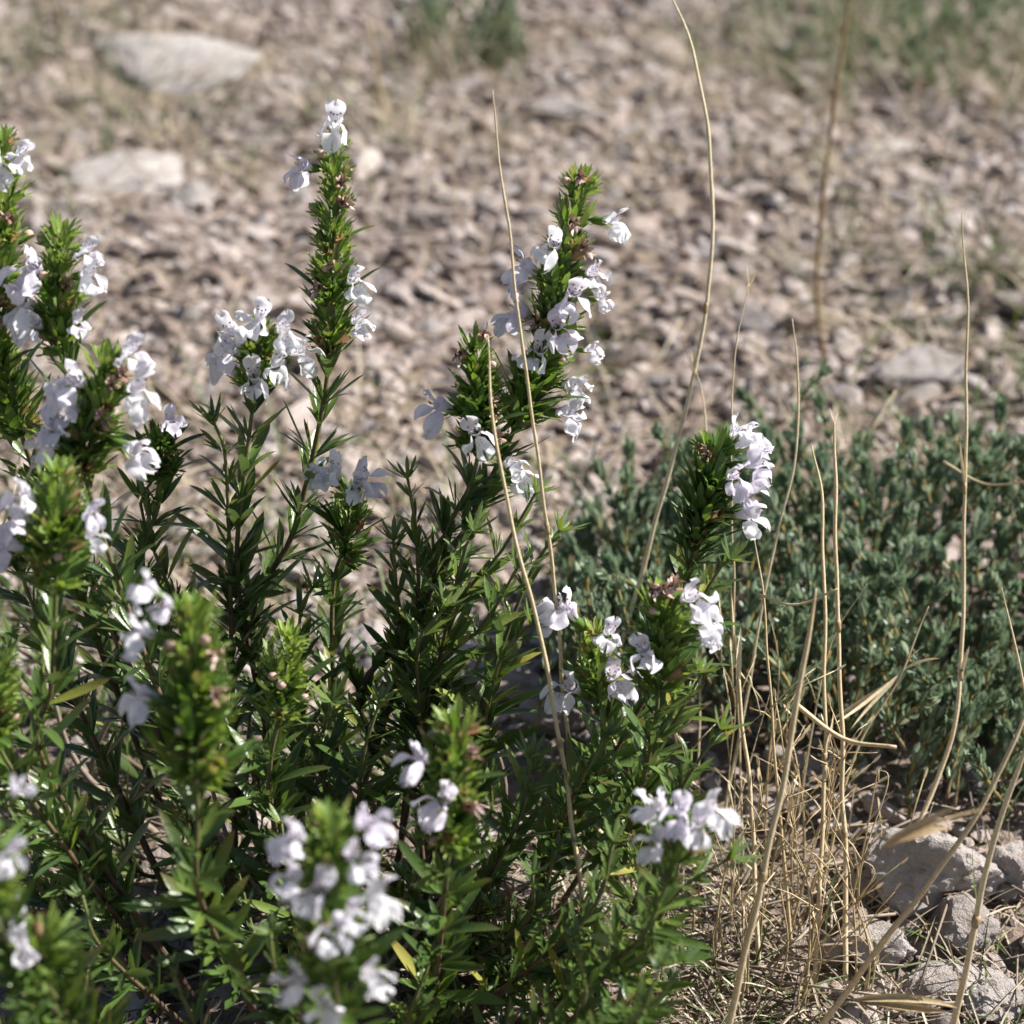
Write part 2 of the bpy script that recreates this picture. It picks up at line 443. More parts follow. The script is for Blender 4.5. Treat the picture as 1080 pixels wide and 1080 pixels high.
def make_flower(k):
    mb = MB(); lil = random.choice([0, .04, .1, .15, .24, .42]); rg = U(.8, 1.5)
    # corolla tube
    pts = [(0, y * mm, (.00004 * y * y)) for y in np.linspace(0, 6.5, 6)]
    tube(mb, pts, np.array([.7, .75, .9, 1.15, 1.5, 1.9]) * mm, 9, 0, min(1, lil + .15), cap=False)
    m = np.array([0, 6.1 * mm, 1.3 * mm]); up = np.array([0, 0, 1.0])
    a = U(-.15, .15)
    petal(mb, np.array([0, 6.0, 1.5]) * mm, (a, .50, .9), (0, -1, .3), U(4.8, 6.2) * mm, U(4.4, 5.4) * mm, bend=U(.1, .6), cup=U(-.5, -.2), notch=.3, ruf=.13, tone=min(1, lil + U(0, .22)), spots=.6)
    for s in (-1, 1):
        petal(mb, np.array([s * 1.3, 6.1, -.2]) * mm, (s * .85, .6, U(-.75, -.2)), (0, -.5, .9), U(4.6, 6) * mm, U(4.0, 5.2) * mm, bend=U(.15, .7), cup=U(-.4, .4), notch=U(.1, .3), ruf=.16 * rg, tone=lil + U(-.05, .1), spots=.5)
    petal(mb, np.array([0, 6.1, -1.1]) * mm, (U(-.15, .15), .65, -.75), (0, .3, 1), U(5.0, 6.4) * mm, U(4.6, 6.0) * mm, bend=U(-.1, .6), cup=U(-.6, .3), notch=U(.25, .5), ruf=.21 * rg, tone=lil, spots=1)
    # stamens
    for s in (-1, 1):
        for q in (0, 1):
            p = [np.array([s * (.4 + .3 * q), 5, .6]) * mm, np.array([s * (.6 + .5 * q), 7.2, 1.3 + .4 * q]) * mm, np.array([s * (.5 + .6 * q), 8.6 - q, 1.6 + .9 * q]) * mm]
            tube(mb, catmull(p, 4), .12 * mm, 4, 0, .3)
            P, F = ICO[2]; mb.add(P * np.array([.32, .25, .22]) * mm + p[2], F, 2, .1)
    # calyx with pointed teeth
    pts = [(0, y * mm, 0) for y in (-5, -1.6, -.8, .8, 2.8)]
    tube(mb, pts, np.array([.3, .45, 1.1, 1.3, 1.35]) * mm, 8, 1, .45, cap=False)
    for q in range(5):
        t = q / 5 * 6.283 + .3; r = np.array([math.cos(t), 0, math.sin(t)])
        leaf(mb, r * 1.25 * mm + np.array([0, 2.6, 0]) * mm, r * .45 + np.array([0, 1, 0]), r, 2.8 * mm, 1.0 * mm, mat=1, tone=U(.5, .9), brown=.4, n=3)
    return mb.mesh('flower', [M_petal, M_bract, M_bud])
FLOWERS = [make_flower(k) for k in range(20)]
def make_bud(k):
    mb = MB(); P, F = ICO[2]
    s = np.array([1.15, 1.5, 1.15]) * mm
    mb.add(P * s + np.array([0, 3.4, 0]) * mm, F, 0, U(.5, 1))
    tube(mb, [(0, y * mm, 0) for y in np.linspace(-1, 2.8, 4)], np.array([.6, 1.1, 1.3, 1.25]) * mm, 8, 1, .5, cap=False)
    for q in range(5):
        t = q / 5 * 6.283; r = np.array([math.cos(t), 0, math.sin(t)])
        leaf(mb, r * 1.2 * mm + np.array([0, 2.5, 0]) * mm, r * .35 + np.array([0, 1, 0]), r, 2.4 * mm, 1 * mm, mat=1, tone=.7, n=3)
    return mb.mesh('bud', [M_bud, M_bract])
BUDS = [make_bud(k) for k in range(3)]
def make_withered(k):
    mb = MB()
    tube(mb, [(0, y * mm, 0) for y in np.linspace(-1, 3.5, 4)], np.array([.6, 1.2, 1.4, 1.5]) * mm, 8, 0, U(.2, .5), cap=False)
    for q in range(9):
        d = unit(np.array([U(-1, 1), U(.5, 1.2), U(-1, 1)]))
        leaf(mb, np.array([0, 3, 0]) * mm + d * .6 * mm, d, rand_dir(), U(2.5, 4.5) * mm, U(1.2, 2.2) * mm, fold=U(.3, 1), curv=U(-.6, .6), twist=U(-1.5, 1.5), tone=U(.1, 1), n=4)
    return mb.mesh('withered_flower', [M_bud])
WITHER = [make_withered(k) for k in range(4)]

# ------------------------------------------------------------------ savory plant
SAV_C = np.array([-.045, .57, 0.0])
savory = empty('savory_plant', SAV_C.tolist())
tag(savory, 'bushy savory plant with dark narrow leaves and spikes of white flowers, at the left', 'plant')

def side_dir(t, ang):
    x = unit(np.cross(t, [0.13, .97, .2])); y = np.cross(t, x)
    return math.cos(ang) * x + math.sin(ang) * y

def grow_leaves(mb, path, s0, s1, size=1.0, internode=.0075, dens=1.0, tone0=.3, shrink_tip=False, brown=.5):
    s = s0; ang = U(0, 3.1)
    while s < s1:
        f = (s - s0) / max(1e-6, s1 - s0)
        p = path.pos(s); t = path.tan(s)
        L0 = (17.5 - 3.5 * f) * mm * size
        if shrink_tip: L0 *= (1 - .62 * max(0, (f - .55) / .45) ** 1.3)
        for k in (0, 1):
            a = ang + k * math.pi + U(-.25, .25); o = side_dir(t, a)
            el = U(.55, 1.15) if not shrink_tip else U(.6, 1.0) + .9 * max(0, f - .6)
            d = unit(o + t * el + np.array([0, 0, .12]))
            L = L0 * U(.75, 1.2); tn = min(1, max(0, tone0 + RS.normal() * .13 + (.14 * f)))
            if RS.rand() < .06: tn = U(.8, 1)
            leaf(mb, p + o * .0006, d, t + o * .2, L, L * U(.175, .225), fold=U(.15, .55), curv=U(-.28, .12), tone=tn, brown=min(1, brown * 1.5 * (RS.rand() < .5) * U(.3, 1)), twist=U(-.5, .5))
            nf = int(dens * U(2.6, 6.4))
            for q in range(nf):        # fascicle of small leaves in the axil
                a2 = a + U(-.9, .9); o2 = side_dir(t, a2); d2 = unit(o2 * U(.45, 1.1) + t * U(.6, 1.4))
                L2 = L0 * U(.35, .72)
                leaf(mb, p + o2 * .0008 + t * U(0, .002), d2, t + o2 * .2, L2, L2 * U(.19, .26), fold=U(.2, .5), curv=U(-.2, .15), tone=min(1, max(0, tone0 + .12 + RS.normal() * .14)), n=4, twist=U(-.4, .4), brown=.4 * (RS.rand() < .2))
        ang += math.pi / 2; s += internode * U(.8, 1.25)

def grow_spike(mb, path, s0, s1, w=1.0, bright=.6):
    s = s0; ang = U(0, 3)
    while s < s1:
        f = (s - s0) / max(1e-6, s1 - s0); p = path.pos(s); t = path.tan(s)
        n = 14; env = w * 1.3 * (1.0 - .42 * f ** 2.2) * (.86 + .2 * math.sin((s - s0) / .0085 * 6.283)) * U(.9, 1.1)
        for k in range(n):
            a = ang + k / n * 6.283 + U(-.25, .25); o = side_dir(t, a)
            d = unit(o * U(.6, 1.15) + t * (U(.45, 1.0) + .8 * f))
            L = U(4.6, 8.0) * mm * env
            leaf(mb, p + o * U(.6, 2.6) * mm * env, d, t + o * .2, L, L * U(.22, .32), fold=U(.2, .5), curv=U(-.2, .3), tone=min(1, max(0, bright - .28 + .45 * f + RS.normal() * .17)), n=4, brown=.6 * (RS.rand() < .12))
        for k in range(3):             # calyx tubes with teeth
            br = .85 if RS.rand() < .22 else 0.0
            a = ang + U(0, 6.28); o = side_dir(t, a); d = unit(o + t * U(.3, .8)); b = p + o * 1.2 * mm
            tube(mb, [b, b + d * 1.8 * mm * env, b + d * 3.6 * mm * env], np.array([.5, 1.0, 1.05]) * mm * env, 6, 0, min(1, bright + .1), cap=False, tip=[br] * 3)
            for q in range(5):
                r = side_dir(d, q / 5 * 6.28); leaf(mb, b + d * 3.4 * mm * env + r * .9 * mm * env, d + r * .5, r, 2.2 * mm * env, .8 * mm, tone=min(1, bright + U(0, .3)), n=3, brown=br)
        ang += .6; s += U(.0024, .0034)

def attach(mesh, name, parent, P, origin, direction, scale, roll=0.0):
    M = frame(direction, np.array([0, 0, 1.0]))
    R = np.array(Matrix.Rotation(roll, 3, 'Y')); M = M @ R
    return link(name, mesh, parent, (np.asarray(P) - origin).tolist(), M, (scale,) * 3)

def flowering_shoot(pts, spike_px, flowers=(), buds=0, withered=(), label=None, size=1.12, dens=1.2, leaf_from=.28, base=None, bright=.6, spike_w=1.0, fscale=1.0, bare=False):
    tipP = at(*pts[0])
    if base is None:
        b = SAV_C + .6 * (np.array([tipP[0], tipP[1], 0]) - SAV_C) + np.array([U(-.012, .012), U(-.012, .012), 0])
    else: b = np.array([base[0], base[1], 0.0])
    b[2] = gz(b[0], b[1]) - .004
    P = [b] + [at(*p) for p in pts[::-1]]
    path = Path(P)
    st = MB(); n = 40
    ss = np.linspace(0, path.L, n); pp = np.array([path.pos(s) for s in ss])
    rad = np.interp(ss / path.L, [0, .5, 1], [1.15 * mm, .8 * mm, .4 * mm])
    tube(st, pp, rad, 7, 0, np.repeat(np.clip(np.linspace(-.1, 1.0, n), 0, 1), 7))
    sh = link('flowering_shoot', st.mesh('flowering_shoot', [M_stem], b), savory, (b - SAV_C).tolist())
    if label: sh['label'] = label
    # arc length of spike start
    sp = path.L - spike_px / (540 / TAN) * pts[0][2]
    lf = MB(); grow_leaves(lf, path, path.L * leaf_from, sp + .006, size, dens=dens, tone0=.38)
    grow_leaves(lf, path, sp + .006, sp + (path.L - sp) * .72, size * .85, dens=dens * .5, tone0=.34, internode=.0065, shrink_tip=True)
    link('foliage', lf.mesh('foliage', [M_leaf], b), sh)
    sk = MB(); grow_spike(sk, path, sp, path.L + .001, spike_w, bright)
    link('flower_spike', sk.mesh('flower_spike', [M_bract], b), sh)
    # pixel positions along the path
    sam = [(s, *proj(path.pos(s))) for s in np.linspace(path.L * .3, path.L, 60)]
    def place(mesh, name, px, py, sc, reach, rolls=.6):
        s, sx, sy, sd = min(sam, key=lambda q: (q[1] - px) ** 2 + ((q[2] - py) * 1.15) ** 2)
        S = path.pos(s); Q = at(px, py, sd); Lv = Q - S; ln = np.linalg.norm(Lv)
        mx = .0115 if name == 'flower' else .0042
        if ln > mx: Q = S + Lv * (mx / ln); ln = mx
        dep = math.sqrt(max(0, reach ** 2 - ln ** 2)) * .8
        toc = unit(CAM - Q)
        Q = Q + toc * (dep + .001)
        out = unit(Q - S + toc * reach * .35 + np.array([0, 0, .12]) * reach)
        return attach(mesh, name, sh, Q - out * 6.2 * mm * sc if name == 'flower' else Q - out * 3 * mm, b, out, sc, U(-rolls, rolls))
    for fl in flowers:
        place(random.choice(FLOWERS), 'flower', fl[0], fl[1], (fl[2] if len(fl) > 2 else 1.0) * U(.92, 1.1) * fscale, .0095)
    for wx, wy in withered:
        place(random.choice(WITHER), 'withered_flower', wx, wy, U(.7, .95), .0055)
    for k in range(buds):
        s = U(sp, path.L - .002); o = side_dir(path.tan(s), U(0, 6.28)); d = unit(o + path.tan(s) * .5)
        attach(random.choice(BUDS), 'bud', sh, path.pos(s) + o * 2.2 * mm, b, d, U(.8, 1.1))
    return path

FS = flowering_shoot
# the shoots of the photograph: tip first, (px, py, distance along the view axis)
FS([(352, 150, .600), (352, 250, .606), (345, 400, .615), (310, 560, .63), (268, 670, .645)], 225,
   [(353, 132), (318, 178, .85), (375, 298, .85), (378, 340, .75)], 4, [(360, 192), (363, 212), (356, 282), (300, 300)], 'tallest left shoot with a single white flower at its tip', spike_w=.95, leaf_from=.12)
FS([(275, 345, .600), (270, 400, .604), (258, 500, .61), (250, 590, .62), (262, 680, .64)], 70,
   [(245, 352), (272, 335), (292, 385), (318, 372), (268, 400), (240, 372), (300, 350, .9)], 2, [], 'shoot topped by a round cluster of open white flowers', leaf_from=.12)
FS([(612, 190, .600), (598, 260, .602), (572, 380, .607), (520, 500, .615), (440, 650, .63), (380, 760, .645)], 270,
   [(648, 235, .9), (582, 260, .9), (552, 284), (545, 332, 1.1), (604, 312), (627, 290, .8), (590, 347), (567, 372, .95), (606, 408), (612, 440, .9), (648, 320, .6), (548, 500), (640, 372, .6)], 4,
   [(612, 186), (605, 235), (625, 262), (655, 375), (520, 335)], 'tall central shoot leaning right and covered in white flowers', spike_w=1.15, dens=1.3, leaf_from=.1)
FS([(500, 365, .594), (505, 420, .60), (500, 500, .608), (455, 620, .625)], 125,
   [(462, 432), (503, 458, .95), (540, 490, .8)], 2, [(470, 375), (515, 345), (530, 440), (538, 462), (535, 425)], 'shorter shoot left of the central one with withered brown flowers', spike_w=1.1, dens=1.4, bright=.42)
FS([(4, 150, .575), (6, 260, .58), (10, 420, .59)], 330, [(22, 163, .8), (-2, 175, .8)], 6, [(10, 230), (5, 340)], 'shoot cut by the left edge')
FS([(66, 245, .572), (62, 330, .577), (80, 450, .585), (75, 560, .6)], 130, [(32, 285, 1.1), (95, 290), (25, 325), (82, 340, .6), (35, 345, .8), (92, 265, .7)], 2, [(70, 300)], 'shoot with a bright green tip and white flowers on both sides', spike_w=1.05)
FS([(112, 375, .556), (106, 440, .56), (100, 540, .57)], 140, [(75, 405, 1.1), (138, 372), (146, 412), (146, 478), (58, 452), (70, 430), (50, 470, .8)], 3, [(118, 405), (108, 440), (130, 395)], 'thick green spike with a column of white flowers on its left', spike_w=1.15)
FS([(170, 465, .60), (168, 530, .61), (160, 640, .625)], 45, [(180, 445, .7)], 0, [], 'short dark shoot with one small lilac flower', bright=.3, leaf_from=.15)
FS([(62, 498, .530), (60, 590, .535), (55, 720, .55), (52, 820, .57)], 125, [(18, 548), (8, 578), (98, 540, .6), (98, 566, .6), (25, 525, .8)], 3, [], 'soft focus green spike at the left with pale buds', spike_w=1.15, dens=.8)
FS([(205, 640, .495), (206, 740, .50), (208, 860, .51), (215, 960, .53)], 200, [(155, 622, .7), (130, 668, .9), (140, 738, .95), (175, 640, .5)], 5, [(228, 690), (240, 735)], 'thick blurred green spike near the viewer', spike_w=1.3, bright=.55)
FS([(305, 672, .575), (298, 740, .58), (285, 840, .595)], 90, [], 5, [], 'lime green spike without open flowers', spike_w=.95, bright=.72)
FS([(368, 520, .622), (366, 570, .626), (350, 650, .64)], 75, [(350, 498), (386, 505), (338, 500, .8), (376, 512, .8)], 1, [], 'small spike between the tall shoots with two white flowers')
FS([(482, 768, .520), (478, 830, .525), (470, 930, .54)], 135, [(441, 802, .9), (466, 845, .9), (458, 860, .6)], 4, [(508, 850), (500, 795)], 'blurred green spike low in the middle', spike_w=1.15, bright=.6)
FS([(348, 872, .465), (350, 950, .467), (355, 1060, .475)], 150, [(310, 885, 1.05), (388, 870, 1.1), (335, 940, 1.15), (398, 945, 1.1), (352, 985), (312, 1035, 1.05), (392, 1030), (342, 1060), (308, 925, .9), (375, 905, .9), (372, 965, .8)], 1, [], 'nearest shoot with large blurred white flowers at the bottom edge', spike_w=1.15, fscale=.84)
FS([(-8, 880, .455), (0, 980, .46)], 90, [(12, 900, .85), (20, 832, .7)], 1, [], 'shoot with blurred flowers in the lower left corner', fscale=.75)
FS([(55, 985, .47), (50, 1040, .475)], 70, [(18, 965, .9), (24, 1000, .8)], 1, [], 'lowest left shoot with flowers beside a bright tuft', fscale=.8)
FS([(752, 478, .612), (742, 540, .615), (715, 640, .628), (680, 760, .65)], 110, [(790, 468), (797, 492, 1.05), (788, 522), (800, 548, .95), (780, 455, .8), (775, 505, .8)], 0, [(745, 480)], 'dark right hand shoot with white flowers on its sunny side', base=(.02, .585), bright=.22, dens=1.3, spike_w=1.3)
FS([(700, 628, .578), (695, 690, .582), (690, 770, .59), (660, 880, .61)], 105, [(732, 632), (742, 655), (680, 690, .9), (745, 672, .7)], 2, [(700, 622), (710, 618), (690, 622)], 'right hand lower spike with lilac flowers and a brown top', base=(.02, .57), spike_w=1.3, bright=.6)
FS([(628, 668, .60), (630, 720, .603), (635, 800, .615)], 70, [(596, 645, 1.1), (598, 728, 1.1), (642, 668, .9), (650, 715, 1.1), (582, 640, .8)], 1, [], 'short right hand spike with drooping white flowers', base=(.01, .58), bright=.8)
FS([(722, 872, .525), (700, 940, .53), (650, 1010, .55)], 40, [(690, 850, .8), (718, 858, .95), (752, 856, .9), (690, 888, .8), (735, 872, .8)], 0, [], 'low right shoot ending in a blurred cluster of white flowers', base=(-.005, .53), leaf_from=.2, dens=.9, size=.95)
FS([(-2, 700, .535), (5, 800, .545)], 90, [], 3, [], 'green spike cut by the left edge', bright=.7)
FS([(30, 560, .60), (35, 640, .61)], 40, [], 1, [], None)

def leafy_shoot(pts, size=1.0, dens=1.0, base=None, leaf_from=.2, tone=.28):
    tipP = at(*pts[0])
    b = (SAV_C + .55 * (np.array([tipP[0], tipP[1], 0]) - SAV_C) + np.array([U(-.02, .02), U(-.02, .02), 0])) if base is None else np.array([base[0], base[1], 0.])
    b[2] = gz(b[0], b[1]) - .004
    path = Path([b] + [at(*p) for p in pts[::-1]])
    st = MB(); n = 24; ss = np.linspace(0, path.L, n)
    tube(st, [path.pos(s) for s in ss], np.linspace(1.0 * mm, .4 * mm, n), 6, 0, np.repeat(np.clip(np.linspace(-.1, .9, n), 0, 1), 6))
    sh = link('leafy_shoot', st.mesh('leafy_shoot', [M_stem], b), savory, (b - SAV_C).tolist())
    lf = MB(); grow_leaves(lf, path, path.L * leaf_from, path.L, size, dens=dens, tone0=tone, shrink_tip=True)
    t = path.tan(path.L)
    for k in range(10):
        o = side_dir(t, k * 2.4); leaf(lf, path.pos(path.L), unit(t * U(.8, 1.5) + o), o, U(4, 8) * mm * size, U(1.2, 1.8) * mm, tone=min(1, tone + U(.1, .4)), n=4)
    link('foliage', lf.mesh('foliage', [M_leaf], b), sh)

# leafy shoots read off the photograph
for pts in [[(430, 505, .605), (440, 580, .615), (430, 680, .63)], [(565, 520, .602), (530, 580, .61), (470, 680, .625)], [(590, 560, .605), (545, 640, .612)],
            [(415, 570, .61), (420, 640, .62)], [(545, 600, .595), (510, 660, .605), (450, 740, .62)], [(470, 640, .60), (440, 710, .61)],
            [(225, 445, .60), (240, 520, .61)], [(330, 620, .612), (315, 680, .62)], [(165, 500, .605), (162, 580, .62)], [(560, 660, .60), (520, 720, .61)],
            [(640, 775, .585), (600, 850, .60)], [(760, 770, .58), (710, 850, .59)], [(560, 800, .585), (540, 880, .6)], [(770, 905, .54), (700, 960, .55)],
            [(690, 1000, .535), (640, 1030, .55)], [(500, 560, .6), (480, 620, .61)], [(350, 740, .6), (340, 820, .62)], [(770, 590, .605), (735, 640, .615)],
            [(740, 710, .59), (700, 780, .6)], [(400, 740, .6), (380, 820, .61)]]:
    leafy_shoot(pts, U(1.0, 1.2), U(.7, 1.1), leaf_from=.38, tone=.44)
def top_limit(x):
    return float(np.interp(x, [-80, 60, 130, 200, 260, 330, 400, 440, 560, 640, 740], [440, 520, 520, 590, 690, 740, 700, 620, 680, 790, 860]))
k = 0
while k < 76:
    px = U(-90, 735); py = U(440, 1060)
    if py < top_limit(px): continue
    if 480 < px < 600 and 690 < py < 760: continue
    gd = ground_d(py); d = gd - U(.03, .15)
    if d < .5: d = U(.5, .56)
    if gd - d < .015: continue
    leafy_shoot([(px, py, d), (px + U(-25, 25) - (px - 350) * .08, py + U(50, 90), d + .012)], U(.65, .92), U(1.0, 1.6), leaf_from=U(.15, .4), tone=U(.26, .5))
    k += 1
# woody branches at the foot
for i in range(26):
    a = np.array([SAV_C[0] + U(-.10, .05), SAV_C[1] + U(-.07, .04), 0]); a[2] = gz(a[0], a[1]) - .003
    e = a + np.array([U(-.045, .045), U(-.03, .03), U(.03, .075)])
    p = catmull([a, (a + e) / 2 + np.array([U(-.01, .01), U(-.01, .01), U(-.005, .005)]), e], 6)
    mb = MB(); tube(mb, p, np.linspace(U(.8, 1.4) * mm, .5 * mm, len(p)), 6, 0, U(.2, .8))
    link('woody_branch', mb.mesh('woody_branch', [M_twig], SAV_C), savory)

# ------------------------------------------------------------------ thyme plant
def thyme_shoot_mesh(L, seed):
    mb = MB()
    b = np.array([U(-.004, .004), U(-.004, .004), 0])
    path = Path([np.zeros(3), b + np.array([0, 0, L * .5]), np.array([U(-.006, .006), U(-.006, .006), L])], 8)
    n = 12; ss = np.linspace(0, L, n)
    tube(mb, [path.pos(s) for s in ss], np.linspace(.62 * mm, .4 * mm, n), 5, 1, np.repeat(np.linspace(.3, 1, n), 5))
    s = L * U(.12, .22); ang = 0
    while s < L:
        f = s / L; p = path.pos(s); t = path.tan(s)
        cnt = 6 if f < .8 else 8
        for k in range(cnt):
            o = side_dir(t, ang + k * 6.283 / cnt + U(-.3, .3)); el = U(.9, 2.3) + (.8 if f > .82 else 0)
            Lf = U(3.9, 5.9) * mm * (.85 + .3 * f)
            leaf(mb, p + o * .4 * mm + t * U(-.8, .8) * mm, unit(o + t * el), -t - o * .2, Lf, Lf * U(.26, .33), fold=U(.5, .95), curv=U(-.3, .05), tone=min(1, max(0, .34 + RS.normal() * .2 + .3 * f)), brown=0.7 * (RS.rand() < .04), n=5, blunt=True)
        if f > .3:
            for q in range(3):
                o = side_dir(t, U(0, 6.28)); Lf = U(2.2, 3.6) * mm
                leaf(mb, p + o * .5 * mm, unit(o + t * U(1, 2)), -t - o * .2, Lf, Lf * .38, fold=.7, tone=U(.5, .95), n=4, blunt=True)
        ang += math.pi / 4 * U(.8, 1.2); s += (U(.0052, .0072) if f < .8 else .0030)
    for k in range(6):
        o = side_dir(path.tan(L), k * 1.05); leaf(mb, path.pos(L - .0004), unit(o * .5 + path.tan(L)), o * -1, U(3, 4.5) * mm, 1.4 * mm, fold=.8, tone=U(.5, .9), n=4, blunt=True)
    return mb
TH_L = [U(.024, .044) for _ in range(16)]
TH_MB = [thyme_shoot_mesh(L, i) for i, L in enumerate(TH_L)]
TH = [m.mesh('shoot', [M_thyme, M_tstem]) for m in TH_MB]

def bush(name, label, centre, tips, cat='shrub', indiv=100, lean=.35, branches=18, mats=None, spread=.03, scale=1.0, group=None):
    root = empty(name, centre.tolist()); tag(root, label, cat, group)
    rest = MB(); info = []
    for T in tips:
        k = random.randrange(len(TH)); v = T - centre
        dirv = unit(np.array([v[0] * lean * 6 + U(-.45, .45), v[1] * lean * 6 + U(-.45, .45), 1.0]))
        M = frame(dirv, rand_dir()); M = np.stack([M[:, 0], -M[:, 2], M[:, 1]], 1)   # local z along dirv
        sc = U(.85, 1.15) * scale
        B = T - dirv * TH_L[k] * sc
        px, py, d = proj(T); info.append((-int(0 < px < 1080 and 0 < py < 1080), float(d), k, M, sc, B))
    info.sort(key=lambda q: (q[0], q[1]))
    for i, (_, d, k, M, sc, B) in enumerate(info):
        if i < indiv: link('shoot', TH[k], root, (B - centre).tolist(), M, (sc,) * 3)
        else:
            src = TH_MB[k]; V = (np.concatenate(src.v) * sc) @ M.T + B
            o = rest.n; rest.v.append(V); rest.f.extend([[a + o for a in f] for f in src.f]); rest.m.extend(src.m)
            rest.tone.append(np.concatenate(src.tone)); rest.tip.append(np.concatenate(src.tip)); rest.n += len(V)
    if rest.n:
        tag(link('remaining_shoots', rest.mesh('remaining_shoots', [M_thyme, M_tstem], centre), root), kind='stuff')
    for i in range(branches):
        q = random.choice(info)[5]
        a = centre + np.array([U(-spread, spread), U(-spread, spread), -.003])
        p = catmull([a, (a + q) / 2 + np.array([U(-.01, .01), U(-.01, .01), U(-.012, .004)]), q], 6)
        mb = MB(); tube(mb, p, np.linspace(U(.9, 1.6) * mm, .55 * mm, len(p)), 6, 0, U(0, .5))
        link('branch', mb.mesh('branch', [M_twig], centre), root)
    return root

tips = []
for (px, py, d) in [(868, 385, .80), (1050, 432, .78), (1008, 440, .80), (697, 445, .80), (640, 492, .80), (795, 412, .86), (905, 460, .82), (945, 465, .82), (775, 452, .83), (660, 478, .82), (748, 470, .80), (868, 425, .81), (1075, 480, .77), (1035, 470, .8), (725, 455, .84), (820, 460, .83)]:
    tips.append(at(px, py, d))
while len(tips) < 520:
    px = U(585, 1290); f = U(0, 1) ** .85
    top = np.interp(px, [585, 640, 760, 900, 1000, 1080, 1290], [578, 498, 452, 444, 440, 432, 480])
    bot = np.interp(px, [585, 700, 800, 900, 1000, 1080, 1290], [645, 672, 700, 722, 765, 800, 800])
    py = top + (bot - top) * f
    d = .815 - .115 * f + U(-.022, .022)
    P = at(px, py, d)
    if P[2] < .012: continue
    tips.append(P)
cen = ground_at(940, 755); cen = np.array([cen[0], cen[1] + .03, 0.0]); cen[2] = gz(cen[0], cen[1])
bush('thyme_plant', 'low grey green thyme bush with tiny rolled leaves at the right, behind the dry straws', cen, tips, branches=90, lean=.22, spread=.075)

# distant dusty shrubs
def dome(px, py, rx, rz, n):
    g = ground_at(px, py); g[2] = gz(g[0], g[1]); out = []
    for i in range(n):
        v = rand_dir(); v[2] = abs(v[2]); r = U(.55, 1)
        out.append(g + np.array([v[0] * rx * r, v[1] * rx * r, v[2] * rz * r + .008]))
    return g, out
g, t_ = dome(492, 62, .055, .050, 58)
bush('dusty_shrub', 'small dark dusty shrub at the top edge left of the centre', g, t_, branches=14, indiv=60, scale=1.1)
g, t_ = dome(985, 60, .11, .05, 72)
bush('dusty_shrub', 'wide dusty shrub at the top right corner with grass around it', g, t_, branches=14, indiv=60, scale=1.2)
g, t_ = dome(865, 12, .06, .05, 34)
bush('dusty_shrub', 'smaller dusty shrub at the top edge left of the wide corner shrub', g, t_, branches=8, indiv=60, scale=1.2)

# ------------------------------------------------------------------ dry straws
def straw(pts, w0, w1, label, tone=.55, name='dry_grass_straw', nodes=(), sheath=None, head=None, group='tall dry grass stalks', root=True, cat='grass stalk', flat=.8):
    P = [at(*p) for p in pts]
    if root:
        e = P[-1].copy(); dirn = P[-1] - P[-2]
        if e[2] > gz(e[0], e[1]):
            t = (e[2] + .004) / max(.25, -unit(dirn)[2]); g = e + unit(dirn) * t; g[2] = gz(g[0], g[1]) - .003; P.append(g)
        else: P[-1][2] = gz(e[0], e[1]) - .003
    P = P[::-1]; path = Path(P, 10); org = P[0].copy(); tone = min(1, tone + (.14 if tone > .2 else 0))
    n = 60; ss = np.linspace(0, path.L, n)
    w0 *= .86; w1 *= .86
    r = np.interp(ss, [0, path.L * .9, path.L], [w0 * .5 * mm, w1 * .5 * mm, w1 * .22 * mm])
    pp = np.array([path.pos(s) for s in ss])
    wob = np.array([[mnoise.noise(Vector((s * 60, org[0] * 90, q * 9.))) for q in range(3)] for s in ss]) * .0006
    pp = pp + wob
    mb = MB(); tn = np.clip(tone + .18 * np.array([mnoise.noise(Vector((s * 45, org[0] * 50, 4))) for s in ss]), 0, 1)
    tube(mb, pp, r, 7, 0, np.repeat(tn, 7), flat=flat, tip=np.interp(ss / path.L, [0, .06, .95, 1], [.5, 0, 0, .35]))
    o = link(name, mb.mesh(name, [M_straw], org), loc=org.tolist()); tag(o, label, cat, group)
    for f in nodes:
        s = f * path.L; nb = MB(); t = path.tan(s); p = path.pos(s); rr = float(np.interp(s, ss, r))
        tube(nb, [p - t * 1.6 * mm, p - t * .6 * mm, p + t * .6 * mm, p + t * 1.6 * mm], np.array([rr * 1.02, rr * 1.2, rr * 1.22, rr * 1.03]), 7, 0, .25)
        link('joint', nb.mesh('joint', [M_straw], org), o)
    if sheath:
        for (f, L, dx, dz, w) in sheath:
            s = f * path.L; p = path.pos(s); nb = MB()
            leaf(nb, p, unit(path.tan(s) * dz + np.array([dx, U(-.3, .3), .2])), np.array([0, -1, .3]), L * mm, w * mm, fold=.6, curv=U(-.5, .4), tone=min(1, tone + .15), n=6, twist=U(-1.5, 1.5))
            link('leaf_blade', nb.mesh('leaf_blade', [M_straw], org), o)
    if head:
        nb = MB(); t = path.tan(path.L)
        for k in range(head):
            s = path.L - k * .0016; o2 = side_dir(t, k * 2.4); leaf(nb, path.pos(s), unit(t * 1.6 + o2 * .5), o2, U(4, 6) * mm, .9 * mm, tone=U(.5, .9), n=4)
        link('seed_head', nb.mesh('seed_head', [M_straw], org), o)
    return o

